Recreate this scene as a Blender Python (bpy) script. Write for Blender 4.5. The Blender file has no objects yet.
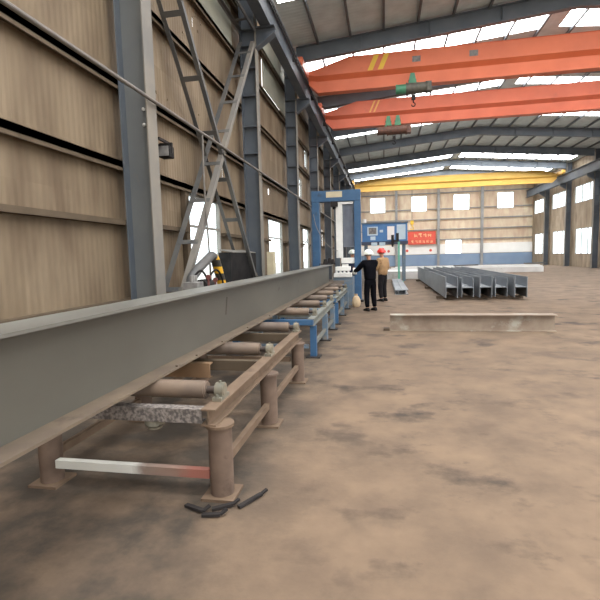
import bpy, bmesh, math, random
from mathutils import Vector, Matrix
random.seed(7)
C = bpy.context.scene.collection
PI = math.pi

# ------------------------------------------------------------------ colour / materials
def lin(c):
    c /= 255.0
    return c / 12.92 if c <= 0.04045 else ((c + 0.055) / 1.055) ** 2.4
def rgb(r, g, b): return (lin(r), lin(g), lin(b), 1.0)

MATS = {}
def mat(name, c1, c2=None, scale=3.0, rough=0.7, metal=0.0, bump=0.0, c3=None, spot=0.6, spotscale=1.2,
        stretch=(1, 1, 1), detail=6.0, lo=0.35, hi=0.65):
    """dirt-mottled paint or metal: two tones by noise, an optional third tone in blotches"""
    if name in MATS: return MATS[name]
    m = bpy.data.materials.new(name); m.use_nodes = True
    nt = m.node_tree; N = nt.nodes; L = nt.links
    b = N['Principled BSDF']; b.inputs['Roughness'].default_value = rough; b.inputs['Metallic'].default_value = metal
    tc = N.new('ShaderNodeTexCoord'); mp = N.new('ShaderNodeMapping'); mp.inputs['Scale'].default_value = stretch
    L.new(tc.outputs['Object'], mp.inputs['Vector'])
    n = N.new('ShaderNodeTexNoise'); n.inputs['Scale'].default_value = scale; n.inputs['Detail'].default_value = detail
    L.new(mp.outputs[0], n.inputs['Vector'])
    r = N.new('ShaderNodeValToRGB'); r.color_ramp.elements[0].position = lo; r.color_ramp.elements[1].position = hi
    r.color_ramp.elements[0].color = c1; r.color_ramp.elements[1].color = c2 or c1
    L.new(n.outputs['Fac'], r.inputs[0]); out = r.outputs[0]
    if c3:
        n2 = N.new('ShaderNodeTexNoise'); n2.inputs['Scale'].default_value = spotscale; n2.inputs['Detail'].default_value = 8
        n2.inputs['Roughness'].default_value = 0.65
        L.new(mp.outputs[0], n2.inputs['Vector'])
        r2 = N.new('ShaderNodeValToRGB'); r2.color_ramp.elements[0].position = spot; r2.color_ramp.elements[1].position = spot + 0.12
        L.new(n2.outputs['Fac'], r2.inputs[0])
        mx = N.new('ShaderNodeMix'); mx.data_type = 'RGBA'
        L.new(r2.outputs[0], mx.inputs[0]); L.new(out, mx.inputs[6]); mx.inputs[7].default_value = c3
        out = mx.outputs[2]
    L.new(out, b.inputs['Base Color'])
    if bump:
        bp = N.new('ShaderNodeBump'); bp.inputs['Strength'].default_value = bump; bp.inputs['Distance'].default_value = 0.02
        L.new(n.outputs['Fac'], bp.inputs['Height']); L.new(bp.outputs[0], b.inputs['Normal'])
    MATS[name] = m
    return m

def emit_mat(name, col, strength):
    m = bpy.data.materials.new(name); m.use_nodes = True
    b = m.node_tree.nodes['Principled BSDF']
    b.inputs['Base Color'].default_value = col; b.inputs['Emission Color'].default_value = col
    b.inputs['Emission Strength'].default_value = strength; b.inputs['Roughness'].default_value = 0.6
    MATS[name] = m; return m

def cladding(name, axis, c_a, c_b, c_dirt, cell=0.92, pitch=0.11, rowh=2.6, rust=0.55, strength=0.5):
    """profiled sheet: ribs by bump along the axis, each sheet its own tone, streaky dirt"""
    m = bpy.data.materials.new(name); m.use_nodes = True
    nt = m.node_tree; N = nt.nodes; L = nt.links
    b = N['Principled BSDF']; b.inputs['Roughness'].default_value = 0.75
    tc = N.new('ShaderNodeTexCoord'); sp = N.new('ShaderNodeSeparateXYZ'); L.new(tc.outputs['Object'], sp.inputs[0])
    def mth(op, a, v=None, v2=None):
        x = N.new('ShaderNodeMath'); x.operation = op
        if isinstance(a, (int, float)): x.inputs[0].default_value = a
        else: L.new(a, x.inputs[0])
        if v is not None:
            if isinstance(v, (int, float)): x.inputs[1].default_value = v
            else: L.new(v, x.inputs[1])
        return x.outputs[0]
    u = sp.outputs[axis]; w = sp.outputs['Z']
    cu = mth('FLOOR', mth('DIVIDE', u, cell)); cw = mth('FLOOR', mth('DIVIDE', w, rowh)) if rowh else mth('MULTIPLY', w, 0.0)
    wn = N.new('ShaderNodeTexWhiteNoise'); wn.noise_dimensions = '2D'
    cb = N.new('ShaderNodeCombineXYZ'); L.new(cu, cb.inputs[0]); L.new(cw, cb.inputs[1]); L.new(cb.outputs[0], wn.inputs['Vector'])
    mx = N.new('ShaderNodeMix'); mx.data_type = 'RGBA'; L.new(wn.outputs['Value'], mx.inputs[0])
    mx.inputs[6].default_value = c_a; mx.inputs[7].default_value = c_b
    mp = N.new('ShaderNodeMapping'); mp.inputs['Scale'].default_value = (1, 1, 0.3) if axis != 'Z' else (1, 1, 1)
    L.new(tc.outputs['Object'], mp.inputs[0])
    n = N.new('ShaderNodeTexNoise'); n.inputs['Scale'].default_value = 2.2; n.inputs['Detail'].default_value = 8; L.new(mp.outputs[0], n.inputs['Vector'])
    r = N.new('ShaderNodeValToRGB'); r.color_ramp.elements[0].position = rust - 0.18; r.color_ramp.elements[1].position = rust + 0.15
    L.new(n.outputs['Fac'], r.inputs[0])
    m2 = N.new('ShaderNodeMix'); m2.data_type = 'RGBA'; L.new(r.outputs[0], m2.inputs[0]); L.new(mx.outputs[2], m2.inputs[6]); m2.inputs[7].default_value = c_dirt
    L.new(m2.outputs[2], b.inputs['Base Color'])
    s = mth('SINE', mth('MULTIPLY', u, 2 * PI / pitch))
    seam = mth('GREATER_THAN', mth('FRACT', mth('DIVIDE', u, cell)), 0.975)
    h = mth('SUBTRACT', s, mth('MULTIPLY', seam, 3.0))
    bp = N.new('ShaderNodeBump'); bp.inputs['Strength'].default_value = strength; bp.inputs['Distance'].default_value = 0.02
    L.new(h, bp.inputs['Height']); L.new(bp.outputs[0], b.inputs['Normal'])
    MATS[name] = m; return m

M = dict(
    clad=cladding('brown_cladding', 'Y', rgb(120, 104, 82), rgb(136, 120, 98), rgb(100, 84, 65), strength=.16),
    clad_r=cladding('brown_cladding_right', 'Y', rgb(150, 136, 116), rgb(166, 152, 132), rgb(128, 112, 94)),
    clad_e=cladding('end_cladding', 'X', rgb(216, 198, 174), rgb(226, 212, 188), rgb(204, 178, 156), cell=1.7, rowh=0),
    roof=cladding('roof_sheet', 'Y', rgb(206, 216, 218), rgb(214, 224, 226), rgb(192, 202, 204), cell=0.9, pitch=0.2, rowh=0, strength=0.2),
    column=mat('column_grey_blue', rgb(76, 84, 94), rgb(88, 94, 100), 1.5, 0.6, c3=rgb(104, 100, 92), spot=0.6),
    coldust=mat('column_grey_dusty', rgb(104, 107, 106), rgb(94, 98, 100), 1.2, 0.65, c3=rgb(114, 108, 98)),
    flange=mat('column_flange_dusty', rgb(128, 122, 112), rgb(112, 110, 106), 1.8, 0.7),
    rafter=mat('rafter_grey', rgb(92, 102, 112), rgb(106, 114, 122), 1.2, 0.6),
    purlin=mat('purlin_grey', rgb(88, 94, 100), rgb(102, 106, 110), 1.2, 0.6),
    endgirt=mat('end_wall_steel', rgb(150, 150, 150), rgb(138, 140, 142), 2, .6),
    girt=mat('girt_dark', rgb(84, 74, 62), rgb(98, 86, 72), 2.0, 0.7),
    brace=mat('brace_steel', rgb(96, 94, 90), rgb(74, 76, 78), 1.3, 0.6, c3=rgb(128, 122, 110), spot=0.58),
    conduit=mat('conduit_grey', rgb(120, 114, 106), rgb(96, 92, 88), 2, 0.5),
    girder=mat('mill_steel', rgb(98, 96, 88), rgb(84, 82, 75), 0.9, 0.5, metal=0.15, c3=rgb(90, 80, 68), spot=0.62, spotscale=0.9, stretch=(1, .5, 1)),
    girder_top=mat('flange_sheen', rgb(128, 128, 122), rgb(108, 107, 101), 1.5, 0.42, metal=0.25, stretch=(1, .4, 1)),  # paler than the web: the metal's reflected light is put into the colour
    girder_low=mat('flange_dust_rust', rgb(112, 98, 82), rgb(96, 84, 72), 4, 0.75, c3=rgb(84, 72, 62), spot=.58, spotscale=3),
    hsteel=mat('h_steel_grey', rgb(148, 152, 156), rgb(122, 128, 134), 1.2, 0.5, metal=0.25, stretch=(1, .4, 1)),
    rust=mat('rusty_steel', rgb(100, 82, 66), rgb(114, 95, 77), 5, 0.85, bump=0.2, c3=rgb(78, 62, 50), spot=0.58, spotscale=3),
    rustpipe=mat('rusty_pipe', rgb(92, 76, 65), rgb(110, 92, 79), 6, 0.85, bump=0.2, c3=rgb(72, 56, 47), spot=0.6, spotscale=4),
    guard=mat('guard_plate_tan', rgb(138, 110, 82), rgb(124, 98, 74), 4, .85),
    speckle=mat('scaled_steel', rgb(84, 79, 76), rgb(134, 126, 120), 42, 0.8, bump=0.4, detail=4, lo=.4, hi=.62),
    roller=mat('roller_steel', rgb(132, 114, 98), rgb(104, 92, 83), 3, 0.55, metal=0.2, c3=rgb(84, 74, 68), spot=0.58, spotscale=2.5),
    shaft=mat('dark_shaft', rgb(62, 54, 50), rgb(80, 70, 64), 6, 0.5, metal=0.3),
    bearing=mat('bearing_housing', rgb(126, 118, 101), rgb(104, 103, 92), 12, 0.75, c3=rgb(92, 92, 86), spot=0.6, spotscale=9),
    barpaint=None,
    blue=mat('machine_blue', rgb(44, 82, 118), rgb(56, 93, 128), 3, 0.55, c3=rgb(52, 74, 96), spot=0.62, spotscale=2),
    bluegrey=mat('blue_grey_leg', rgb(92, 114, 134), rgb(110, 124, 136), 4, 0.6, c3=rgb(130, 122, 110), spot=0.55, spotscale=5),
    palerail=mat('pale_rail', rgb(124, 124, 114), rgb(104, 109, 107), 7, 0.75, c3=rgb(88, 78, 68), spot=0.58, spotscale=4),
    cabblue=mat('cabin_blue', rgb(64, 114, 168), rgb(76, 126, 180), 2, 0.5),
    darkblue=mat('skid_dark', rgb(54, 62, 82), rgb(66, 74, 92), 2, 0.6),
    white=mat('white_paint', rgb(226, 226, 222), rgb(212, 212, 208), 3, 0.6),
    plate_white=mat('primed_steel_white', rgb(220, 220, 218), rgb(198, 198, 196), 0.8, 0.6, c3=rgb(170, 164, 158), spot=0.6),
    pale=mat('pale_blue_panel', rgb(196, 214, 224), rgb(180, 202, 214), 2, 0.4),
    bellows=mat('bellows_grey', rgb(150, 156, 166), rgb(136, 142, 154), 4, 0.6),
    orange=mat('crane_orange', rgb(220, 116, 76), rgb(208, 106, 68), 1.0, 0.5, c3=rgb(190, 98, 68), spot=0.64),
    orange2=mat('crane_orange_faded', rgb(204, 110, 80), rgb(192, 102, 74), 1.0, 0.55, c3=rgb(176, 96, 74), spot=0.62),
    yellow=mat('crane_yellow', rgb(222, 182, 92), rgb(212, 170, 80), 1.0, 0.5),
    stripe=mat('stripe_yellow', rgb(232, 190, 52), rgb(220, 176, 50), 3, 0.5),
    stripe2=mat('stripe_pale', rgb(222, 178, 96), rgb(206, 160, 84), 3, 0.5),
    green=mat('hoist_green', rgb(74, 140, 106), rgb(60, 120, 92), 4, 0.5),
    greenpost=mat('post_green', rgb(104, 176, 152), rgb(92, 160, 138), 4, 0.5),
    drum=mat('hoist_drum', rgb(72, 72, 66), rgb(92, 88, 76), 9, 0.6),
    drumbrown=mat('hoist_drum_brown', rgb(104, 74, 60), rgb(84, 64, 56), 9, 0.6),
    dark=mat('dark_metal', rgb(44, 42, 42), rgb(56, 53, 52), 4, 0.6),
    black=mat('black_rubber', rgb(32, 32, 32), rgb(44, 42, 42), 4, 0.7),
    cream=mat('cream_paint', rgb(196, 186, 156), rgb(182, 172, 146), 3, 0.6),
    sack=mat('cream_sack', rgb(214, 192, 158), rgb(196, 172, 140), 7, 0.9, bump=.3),
    red=mat('banner_red', rgb(216, 92, 76), rgb(204, 82, 68), 2, 0.8),
    letter=mat('letter_yellow', rgb(255, 214, 170), rgb(250, 204, 158), 2, 0.8),
    pumpred=mat('pump_red', rgb(112, 62, 56), rgb(98, 56, 52), 4, 0.6),
    pumpgrey=mat('pump_grey', rgb(98, 96, 96), rgb(140, 138, 134), 7, 0.6),
    timber=mat('sleeper_timber', rgb(74, 62, 52), rgb(92, 78, 64), 5, 0.9, stretch=(1, 6, 6)),
    dado_w=mat('dado_white', rgb(242, 242, 240), rgb(232, 232, 228), 0.6, 0.8),
    dado_b=mat('dado_blue', rgb(120, 142, 170), rgb(132, 152, 176), 0.6, 0.8),
    frame=mat('window_frame', rgb(150, 146, 138), rgb(132, 130, 124), 3, 0.6),
    panel=mat('grey_green_sheet', rgb(172, 172, 156), rgb(160, 162, 150), 1.5, 0.7),
    skin=mat('skin', rgb(190, 140, 112), rgb(180, 130, 104), 8, 0.6),
    jacket_black=mat('black_cloth', rgb(9, 9, 14), rgb(14, 14, 19), 5, 0.9),
    jacket_tan=mat('tan_cloth', rgb(164, 134, 100), rgb(144, 116, 86), 7, 0.9, c3=rgb(116, 92, 70), spot=.6, spotscale=6),
    trouser_dark=mat('dark_trousers', rgb(28, 26, 29), rgb(36, 34, 36), 5, 0.9),
    jacket_navy=mat('navy_cloth', rgb(52, 60, 80), rgb(62, 68, 86), 5, 0.9),
    glove=mat('white_glove', rgb(226, 224, 214), rgb(210, 208, 198), 6, 0.9),
    tanglove=mat('tan_glove', rgb(206, 176, 136), rgb(194, 164, 126), 6, 0.9),
    helmet_w=mat('helmet_white', rgb(236, 238, 226), rgb(226, 228, 218), 3, 0.35),
    helmet_r=mat('helmet_red', rgb(220, 54, 44), rgb(206, 46, 38), 3, 0.35),
    hair=mat('black_hair', rgb(26, 22, 20), rgb(36, 30, 28), 20, 0.7),
    eye=mat('eye_dark', rgb(26, 20, 18), None, 3, 0.3),
    ground=mat('outside_concrete', rgb(186, 182, 174), rgb(170, 166, 158), 0.5, 0.9),
)

for k_ in ('jacket_black', 'jacket_tan', 'trouser_dark', 'jacket_navy', 'floor', 'black', 'dark', 'girt'):
    if k_ in M: M[k_].node_tree.nodes['Principled BSDF'].inputs['Specular IOR Level'].default_value = .08

def bar_paint():
    m = bpy.data.materials.new('bar_paint_worn'); m.use_nodes = True
    N = m.node_tree.nodes; L = m.node_tree.links; b = N['Principled BSDF']; b.inputs['Roughness'].default_value = 0.7
    tc = N.new('ShaderNodeTexCoord'); sp = N.new('ShaderNodeSeparateXYZ'); L.new(tc.outputs['Object'], sp.inputs[0])
    n = N.new('ShaderNodeTexNoise'); n.inputs['Scale'].default_value = 14; n.inputs['Detail'].default_value = 6; L.new(tc.outputs['Object'], n.inputs[0])
    a = N.new('ShaderNodeMath'); a.operation = 'MULTIPLY_ADD'; a.inputs[1].default_value = 0.12; L.new(n.outputs['Fac'], a.inputs[0]); L.new(sp.outputs['X'], a.inputs[2])
    r = N.new('ShaderNodeMapRange'); r.inputs['From Min'].default_value = -0.5; r.inputs['From Max'].default_value = 0.75; L.new(a.outputs[0], r.inputs[0])
    cr = N.new('ShaderNodeValToRGB'); e = cr.color_ramp; e.interpolation = 'LINEAR'
    e.elements[0].position = 0; e.elements[0].color = rgb(196, 196, 188)
    e.elements[1].position = 1; e.elements[1].color = rgb(132, 82, 72)
    for p, c in ((0.48, rgb(206, 206, 200)), (0.56, rgb(128, 112, 102)), (0.74, rgb(130, 104, 92)), (0.84, rgb(138, 88, 76))):
        k = e.elements.new(p); k.color = c
    L.new(r.outputs[0], cr.inputs[0]); L.new(cr.outputs[0], b.inputs['Base Color']); return m
M['barpaint'] = bar_paint()

def floor_mat():
    m = bpy.data.materials.new('dusty_concrete_floor'); m.use_nodes = True
    N = m.node_tree.nodes; L = m.node_tree.links; b = N['Principled BSDF']; b.inputs['Roughness'].default_value = 0.85
    tc = N.new('ShaderNodeTexCoord')
    def noise(s, d, rg=.55, st=(1, 1, 1)):
        mp = N.new('ShaderNodeMapping'); mp.inputs['Scale'].default_value = st; L.new(tc.outputs['Object'], mp.inputs[0])
        n = N.new('ShaderNodeTexNoise'); n.inputs['Scale'].default_value = s; n.inputs['Detail'].default_value = d
        n.inputs['Roughness'].default_value = rg; L.new(mp.outputs[0], n.inputs['Vector']); return n.outputs['Fac']
    def ramp(f, p0, p1, c0, c1):
        r = N.new('ShaderNodeValToRGB'); r.color_ramp.elements[0].position = p0; r.color_ramp.elements[1].position = p1
        r.color_ramp.elements[0].color = c0; r.color_ramp.elements[1].color = c1; L.new(f, r.inputs[0]); return r.outputs[0]
    def mix(f, a, c):
        x = N.new('ShaderNodeMix'); x.data_type = 'RGBA'; L.new(f, x.inputs[0])
        L.new(a, x.inputs[6])
        if isinstance(c, tuple): x.inputs[7].default_value = c
        else: L.new(c, x.inputs[7])
        return x.outputs[2]
    W = (1, 1, 1, 1); K = (0, 0, 0, 1)
    base = ramp(noise(1.5, 9, .6), .34, .66, rgb(96, 80, 65), rgb(123, 103, 83))
    base = mix(ramp(noise(3.5, 8, .65), .55, .75, K, (.6, .6, .6, 1)), base, rgb(92, 78, 64))
    n1 = noise(1.35, 7, .6, (1.0, 1.25, 1)); n2 = noise(0.33, 3)
    mu = N.new('ShaderNodeMath'); mu.operation = 'MULTIPLY'; L.new(ramp(n1, .54, .66, K, (.95, .95, .95, 1)), mu.inputs[0]); L.new(ramp(n2, .34, .56, K, W), mu.inputs[1])
    base = mix(mu.outputs[0], base, rgb(58, 49, 41))
    # oil-soaked, trodden strip under the roller line (a stain with a shape of its own)
    sp = N.new('ShaderNodeSeparateXYZ'); L.new(tc.outputs['Object'], sp.inputs[0])
    ad = N.new('ShaderNodeMath'); ad.operation = 'MULTIPLY_ADD'; ad.inputs[1].default_value = 1.1; L.new(noise(1.6, 6), ad.inputs[0]); L.new(sp.outputs['X'], ad.inputs[2])
    mr = N.new('ShaderNodeMapRange'); mr.inputs['From Min'].default_value = 0.0; mr.inputs['From Max'].default_value = -0.62; L.new(ad.outputs[0], mr.inputs[0])
    m3 = N.new('ShaderNodeMath'); m3.operation = 'MULTIPLY'; L.new(mr.outputs[0], m3.inputs[0]); L.new(ramp(noise(2.1, 6, .6), .38, .58, (.35, .35, .35, 1), (.95, .95, .95, 1)), m3.inputs[1])
    base = mix(m3.outputs[0], base, rgb(56, 49, 41))
    L.new(base, b.inputs['Base Color'])
    bp = N.new('ShaderNodeBump'); bp.inputs['Strength'].default_value = .35; bp.inputs['Distance'].default_value = .015
    L.new(noise(7, 8, .65), bp.inputs['Height']); L.new(bp.outputs[0], b.inputs['Normal']); return m
M['floor'] = floor_mat()

def hazard():
    m = bpy.data.materials.new('hazard_bands'); m.use_nodes = True
    N = m.node_tree.nodes; L = m.node_tree.links; b = N['Principled BSDF']; b.inputs['Roughness'].default_value = .6
    tc = N.new('ShaderNodeTexCoord'); sp = N.new('ShaderNodeSeparateXYZ'); L.new(tc.outputs['Object'], sp.inputs[0])
    x = N.new('ShaderNodeMath'); x.operation = 'DIVIDE'; x.inputs[1].default_value = .27; L.new(sp.outputs['Z'], x.inputs[0])
    f = N.new('ShaderNodeMath'); f.operation = 'FRACT'; L.new(x.outputs[0], f.inputs[0])
    g = N.new('ShaderNodeMath'); g.operation = 'GREATER_THAN'; g.inputs[1].default_value = .5; L.new(f.outputs[0], g.inputs[0])
    mx = N.new('ShaderNodeMix'); mx.data_type = 'RGBA'; L.new(g.outputs[0], mx.inputs[0]); mx.inputs[6].default_value = rgb(226, 172, 40); mx.inputs[7].default_value = rgb(62, 58, 52)
    L.new(mx.outputs[2], b.inputs['Base Color']); return m
M['hazard'] = hazard()

def glass():
    m = bpy.data.materials.new('dusty_glass'); m.use_nodes = True
    N = m.node_tree.nodes; L = m.node_tree.links; N.remove(N['Principled BSDF']); o = N['Material Output']
    t = N.new('ShaderNodeBsdfTransparent'); t.inputs[0].default_value = (.9, .94, .95, 1)
    d = N.new('ShaderNodeBsdfGlossy'); d.inputs['Roughness'].default_value = .1
    mx = N.new('ShaderNodeMixShader'); mx.inputs[0].default_value = .06
    L.new(t.outputs[0], mx.inputs[1]); L.new(d.outputs[0], mx.inputs[2]); L.new(mx.outputs[0], o.inputs[0]); return m
M['glass'] = glass()
SKY_STRENGTH = 2.6
M['skylight'] = emit_mat('translucent_roof_panel', (1, 1, 1, 1), 9.0)

# ------------------------------------------------------------------ mesh builder
class MB:
    def __init__(s): s.bm = bmesh.new()
    def box(s, x0, x1, y0, y1, z0, z1, bevel=0.0):
        g = bmesh.ops.create_cube(s.bm, size=1)['verts']
        for v in g: v.co = Vector(((x0 + x1) / 2 + v.co.x * abs(x1 - x0), (y0 + y1) / 2 + v.co.y * abs(y1 - y0), (z0 + z1) / 2 + v.co.z * abs(z1 - z0)))
        if bevel:
            es = list({e for v in g for e in v.link_edges})
            bmesh.ops.bevel(s.bm, geom=es, offset=bevel, segments=2, affect='EDGES', profile=.6)
        return s
    def poly(s, pts, d):
        """prism: polygon pts (3-D) extruded by vector d"""
        a = [s.bm.verts.new(p) for p in pts]; b = [s.bm.verts.new(Vector(p) + Vector(d)) for p in pts]
        n = len(a); s.bm.faces.new(a); s.bm.faces.new(b[::-1])
        for i in range(n): s.bm.faces.new((a[i], b[i], b[(i + 1) % n], a[(i + 1) % n]))
        return s
    def bar(s, p, q, w, h, up=(0, 0, 1)):
        """rectangular bar from p to q, w wide, h along up"""
        p, q = Vector(p), Vector(q); d = (q - p).normalized(); up = Vector(up)
        x = d.cross(up).normalized(); u = x.cross(d).normalized()
        pts = [p + x * w / 2 * i + u * h / 2 * j for i, j in ((-1, -1), (1, -1), (1, 1), (-1, 1))]
        return s.poly(pts, q - p)
    def angle(s, p, q, a, t, side, out):
        """L-section bar: one leg along side, one along out"""
        p, q = Vector(p), Vector(q); d = (q - p).normalized()
        x = Vector(side); x = (x - d * x.dot(d)).normalized(); y = Vector(out); y = (y - d * y.dot(d)).normalized()
        prof = [(0, 0), (a, 0), (a, t), (t, t), (t, a), (0, a)]
        return s.poly([p + x * i + y * j for i, j in prof], q - p)
    def cyl(s, p, q, r, r2=None, n=20, cap=True):
        p, q = Vector(p), Vector(q); d = q - p
        g = bmesh.ops.create_cone(s.bm, cap_ends=cap, segments=n, radius1=r, radius2=r if r2 is None else r2, depth=d.length)['verts']
        m = Matrix.Translation((p + q) / 2) @ d.to_track_quat('Z', 'Y').to_matrix().to_4x4()
        bmesh.ops.transform(s.bm, matrix=m, verts=g); return s
    def sph(s, c, r, sc=(1, 1, 1), u=16, v=10):
        g = bmesh.ops.create_uvsphere(s.bm, u_segments=u, v_segments=v, radius=r)['verts']
        for w in g: w.co = Vector((c[0] + w.co.x * sc[0], c[1] + w.co.y * sc[1], c[2] + w.co.z * sc[2]))
        return s
    def tube(s, pts, r, n=10):
        pts = [Vector(p) for p in pts]; rings = []
        for i, p in enumerate(pts):
            d = (pts[min(i + 1, len(pts) - 1)] - pts[max(i - 1, 0)]).normalized()
            a = d.orthogonal().normalized() if i == 0 else (A - d * A.dot(d)).normalized()
            A = a; b = d.cross(a)
            rings.append([s.bm.verts.new(p + (a * math.cos(2 * PI * k / n) + b * math.sin(2 * PI * k / n)) * r) for k in range(n)])
        for i in range(len(rings) - 1):
            for k in range(n): s.bm.faces.new((rings[i][k], rings[i][(k + 1) % n], rings[i + 1][(k + 1) % n], rings[i + 1][k]))
        s.bm.faces.new(rings[0][::-1]); s.bm.faces.new(rings[-1]); return s
    def loft(s, rings):
        R = [[s.bm.verts.new(p) for p in r] for r in rings]; n = len(R[0])
        for i in range(len(R) - 1):
            for k in range(n): s.bm.faces.new((R[i][k], R[i][(k + 1) % n], R[i + 1][(k + 1) % n], R[i + 1][k]))
        s.bm.faces.new(R[0][::-1]); s.bm.faces.new(R[-1]); return s
    def hsec(s, p, length_axis, L, h, w, tf, tw):
        """I section standing upright, centred at base p, running L along axis ('X' or 'Y')"""
        x, y, z = p
        a = w / 2; b = tw / 2
        prof = [(-a, 0), (a, 0), (a, tf), (b, tf), (b, h - tf), (a, h - tf), (a, h), (-a, h), (-a, h - tf), (-b, h - tf), (-b, tf), (-a, tf)]
        if length_axis == 'Y': return s.poly([(x + i, y, z + j) for i, j in prof], (0, L, 0))
        return s.poly([(x, y + i, z + j) for i, j in prof], (L, 0, 0))
    def build(s, name, m, parent=None, smooth=False, base=None):
        bm = s.bm
        bmesh.ops.recalc_face_normals(bm, faces=bm.faces)
        if parent is not None: off = root_loc(parent)
        else:
            if base is None:
                xs = [v.co for v in bm.verts]
                base = ((min(v.x for v in xs) + max(v.x for v in xs)) / 2, (min(v.y for v in xs) + max(v.y for v in xs)) / 2, min(v.z for v in xs))
            off = Vector(base)
        bmesh.ops.translate(bm, vec=-off, verts=bm.verts)
        me = bpy.data.meshes.new(name); bm.to_mesh(me); bm.free()
        if m is not None: me.materials.append(m)
        if smooth:
            for p in me.polygons: p.use_smooth = True
            try: me.set_sharp_from_angle(angle=math.radians(40))
            except Exception: pass
        o = bpy.data.objects.new(name, me); C.objects.link(o)
        if parent is not None: o.parent = parent
        else: o.location = off
        return o

def root_loc(o):
    v = Vector(o.location)
    while o.parent is not None: o = o.parent; v = v + Vector(o.location)
    return v

def tag(o, label, cat, group=None, kind='thing'):
    o['label'] = label; o['category'] = cat; o['kind'] = kind
    if group: o['group'] = group
    return o
def thing(name, label, cat, loc, group=None, kind='thing'):
    o = bpy.data.objects.new(name, None); o.empty_display_size = .1; C.objects.link(o); o.location = loc
    return tag(o, label, cat, group, kind)
def lab(o, s): o['label'] = s; return o
def copy_tree(o, parent=None, loc=None):
    c = o.copy(); C.objects.link(c)
    if parent is not None: c.parent = parent
    if loc is not None: c.location = loc
    for ch in list(o.children): copy_tree(ch, c)
    return c
ORD = ['first', 'second', 'third', 'fourth', 'fifth', 'sixth', 'seventh', 'eighth', 'ninth', 'tenth', 'eleventh', 'twelfth', 'thirteenth', 'fourteenth', 'fifteenth', 'sixteenth', 'seventeenth', 'eighteenth']

# ------------------------------------------------------------------ building shell
XW, XR, YB, YE, RX = -4.12, 18.12, -9.0, 61.0, 7.0
def zr(x):                       # underside of the purlins
    x = x if x <= RX else 2 * RX - x
    return 10.05 + .09 * (x + 3.5)
BAYS = [6.7] + [7 + 6 * k for k in range(1, 9)]     # frame positions along the hall

tag(MB().box(XW, XR, YB, YE, -.2, 0).build('floor', M['floor'], base=(0, 0, 0)), 'dusty brown concrete shop floor with dark oil stains', 'floor', kind='structure')
tag(MB().box(-60, 80, -60, 140, -.5, -.22).build('ground_outside', M['ground'], base=(0, 0, 0)), 'pale concrete yard outside the hall windows', 'ground', kind='structure')

def sheet(name, m, axis, const, u0, u1, outline, holes, thick, label, cat):
    """wall sheet with rectangular holes; outline(u) gives the top edge"""
    us = sorted({u0, u1, RX if axis == 'X' else u0, *[h[0] for h in holes], *[h[1] for h in holes]})
    zs = sorted({0.0, 9.4, *[h[2] for h in holes], *[h[3] for h in holes]})
    bm = bmesh.new(); V = {}
    def v(u, z):
        k = (round(u, 4), round(z, 4))
        if k not in V: V[k] = bm.verts.new((const, u, z) if axis == 'Y' else (u, const, z))
        return V[k]
    for a, b in zip(us, us[1:]):
        for c, d in zip(zs, zs[1:]):
            mu, mz = (a + b) / 2, (c + d) / 2
            if any(h[0] < mu < h[1] and h[2] < mz < h[3] for h in holes): continue
            bm.faces.new((v(a, c), v(b, c), v(b, d), v(a, d)))
        bm.faces.new((v(a, 9.4), v(b, 9.4), v(b, outline(b)), v(a, outline(a))))
    me = bpy.data.meshes.new(name); bm.to_mesh(me); bm.free(); me.materials.append(m)
    o = bpy.data.objects.new(name, me); C.objects.link(o)
    sd = o.modifiers.new('thickness', 'SOLIDIFY'); sd.thickness = thick; sd.offset = 0
    return tag(o, label, cat, kind='structure')

# windows of the left wall: (y0, y1, z0, z1)
win_low = [(9.05, 11.05, .75, 3.05), (15.98, 18.2, .75, 3.05), (23.05, 24.95, .75, 3.1), (27.6, 29.2, .75, 3.1), (33.0, 36.5, .3, 6.2), (39.6, 41.4, .75, 3.1), (46, 48.4, .75, 3.1)]
win_up = [(24.1, 24.85, 6.3, 7.45), (22.3, 23.0, 4.55, 5.5), (28.3, 29.0, 6.2, 8.4), (30.0, 30.4, 4.5, 5.7)]
leaks = [(8.51, 5.76), (9.36, 6.36), (10.06, 7.0), (10.38, 6.99), (8.05, 4.72), (8.52, 4.73), (9.33, 4.29 - .12), (10.04, 4.89), (8.48, 3.66), (12.45, 3.52), (13.59, 8.21), (10.89, 6.05), (8.16, 3.71), (10.2, 6.75)]
holes = list(win_low) + list(win_up)
for y, z in leaks:
    s = random.uniform(.02, .036); holes.append((y - s, y + s, z - s, z + s))
holes += [(11.44, 11.53, 3.72, 3.96), (16.2, 16.42, 3.9, 4.12), (10.45, 11.3, 7.31, 7.4), (15.8, 15.96, 7.52, 8.48), (15.99, 18.6, 7.52, 7.575), (28.7, 28.9, 3.4, 3.9), (30.6, 30.9, 2.2, 3.4), (9.9, 9.98, 6.72, 6.95)]
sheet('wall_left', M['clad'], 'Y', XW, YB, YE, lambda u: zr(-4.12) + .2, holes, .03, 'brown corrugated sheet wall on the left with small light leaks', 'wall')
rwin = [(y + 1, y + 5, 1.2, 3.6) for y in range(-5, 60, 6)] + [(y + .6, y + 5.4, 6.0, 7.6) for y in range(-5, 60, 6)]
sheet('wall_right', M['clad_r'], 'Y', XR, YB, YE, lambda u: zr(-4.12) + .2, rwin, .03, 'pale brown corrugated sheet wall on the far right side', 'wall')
ewin = [(-1.75 + 5.22 * k, .22 + 5.22 * k, 6.95, 8.95) for k in range(4)] + [(7.75, 9.75, 1.45, 3.25)]
sheet('wall_end', M['clad_e'], 'X', YE, XW, XR, lambda u: zr(u) + .2, ewin, .03, 'tan panelled end wall behind the yellow crane', 'wall')
sheet('wall_back', M['clad_e'], 'X', YB, XW, XR, lambda u: zr(u) + .2, [(1, 13, 0.0, 6.5)], .03, 'tan panelled wall behind the viewer with a wide gateway added for daylight', 'wall')  # unseen gateway, added so that daylight enters from behind
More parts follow.
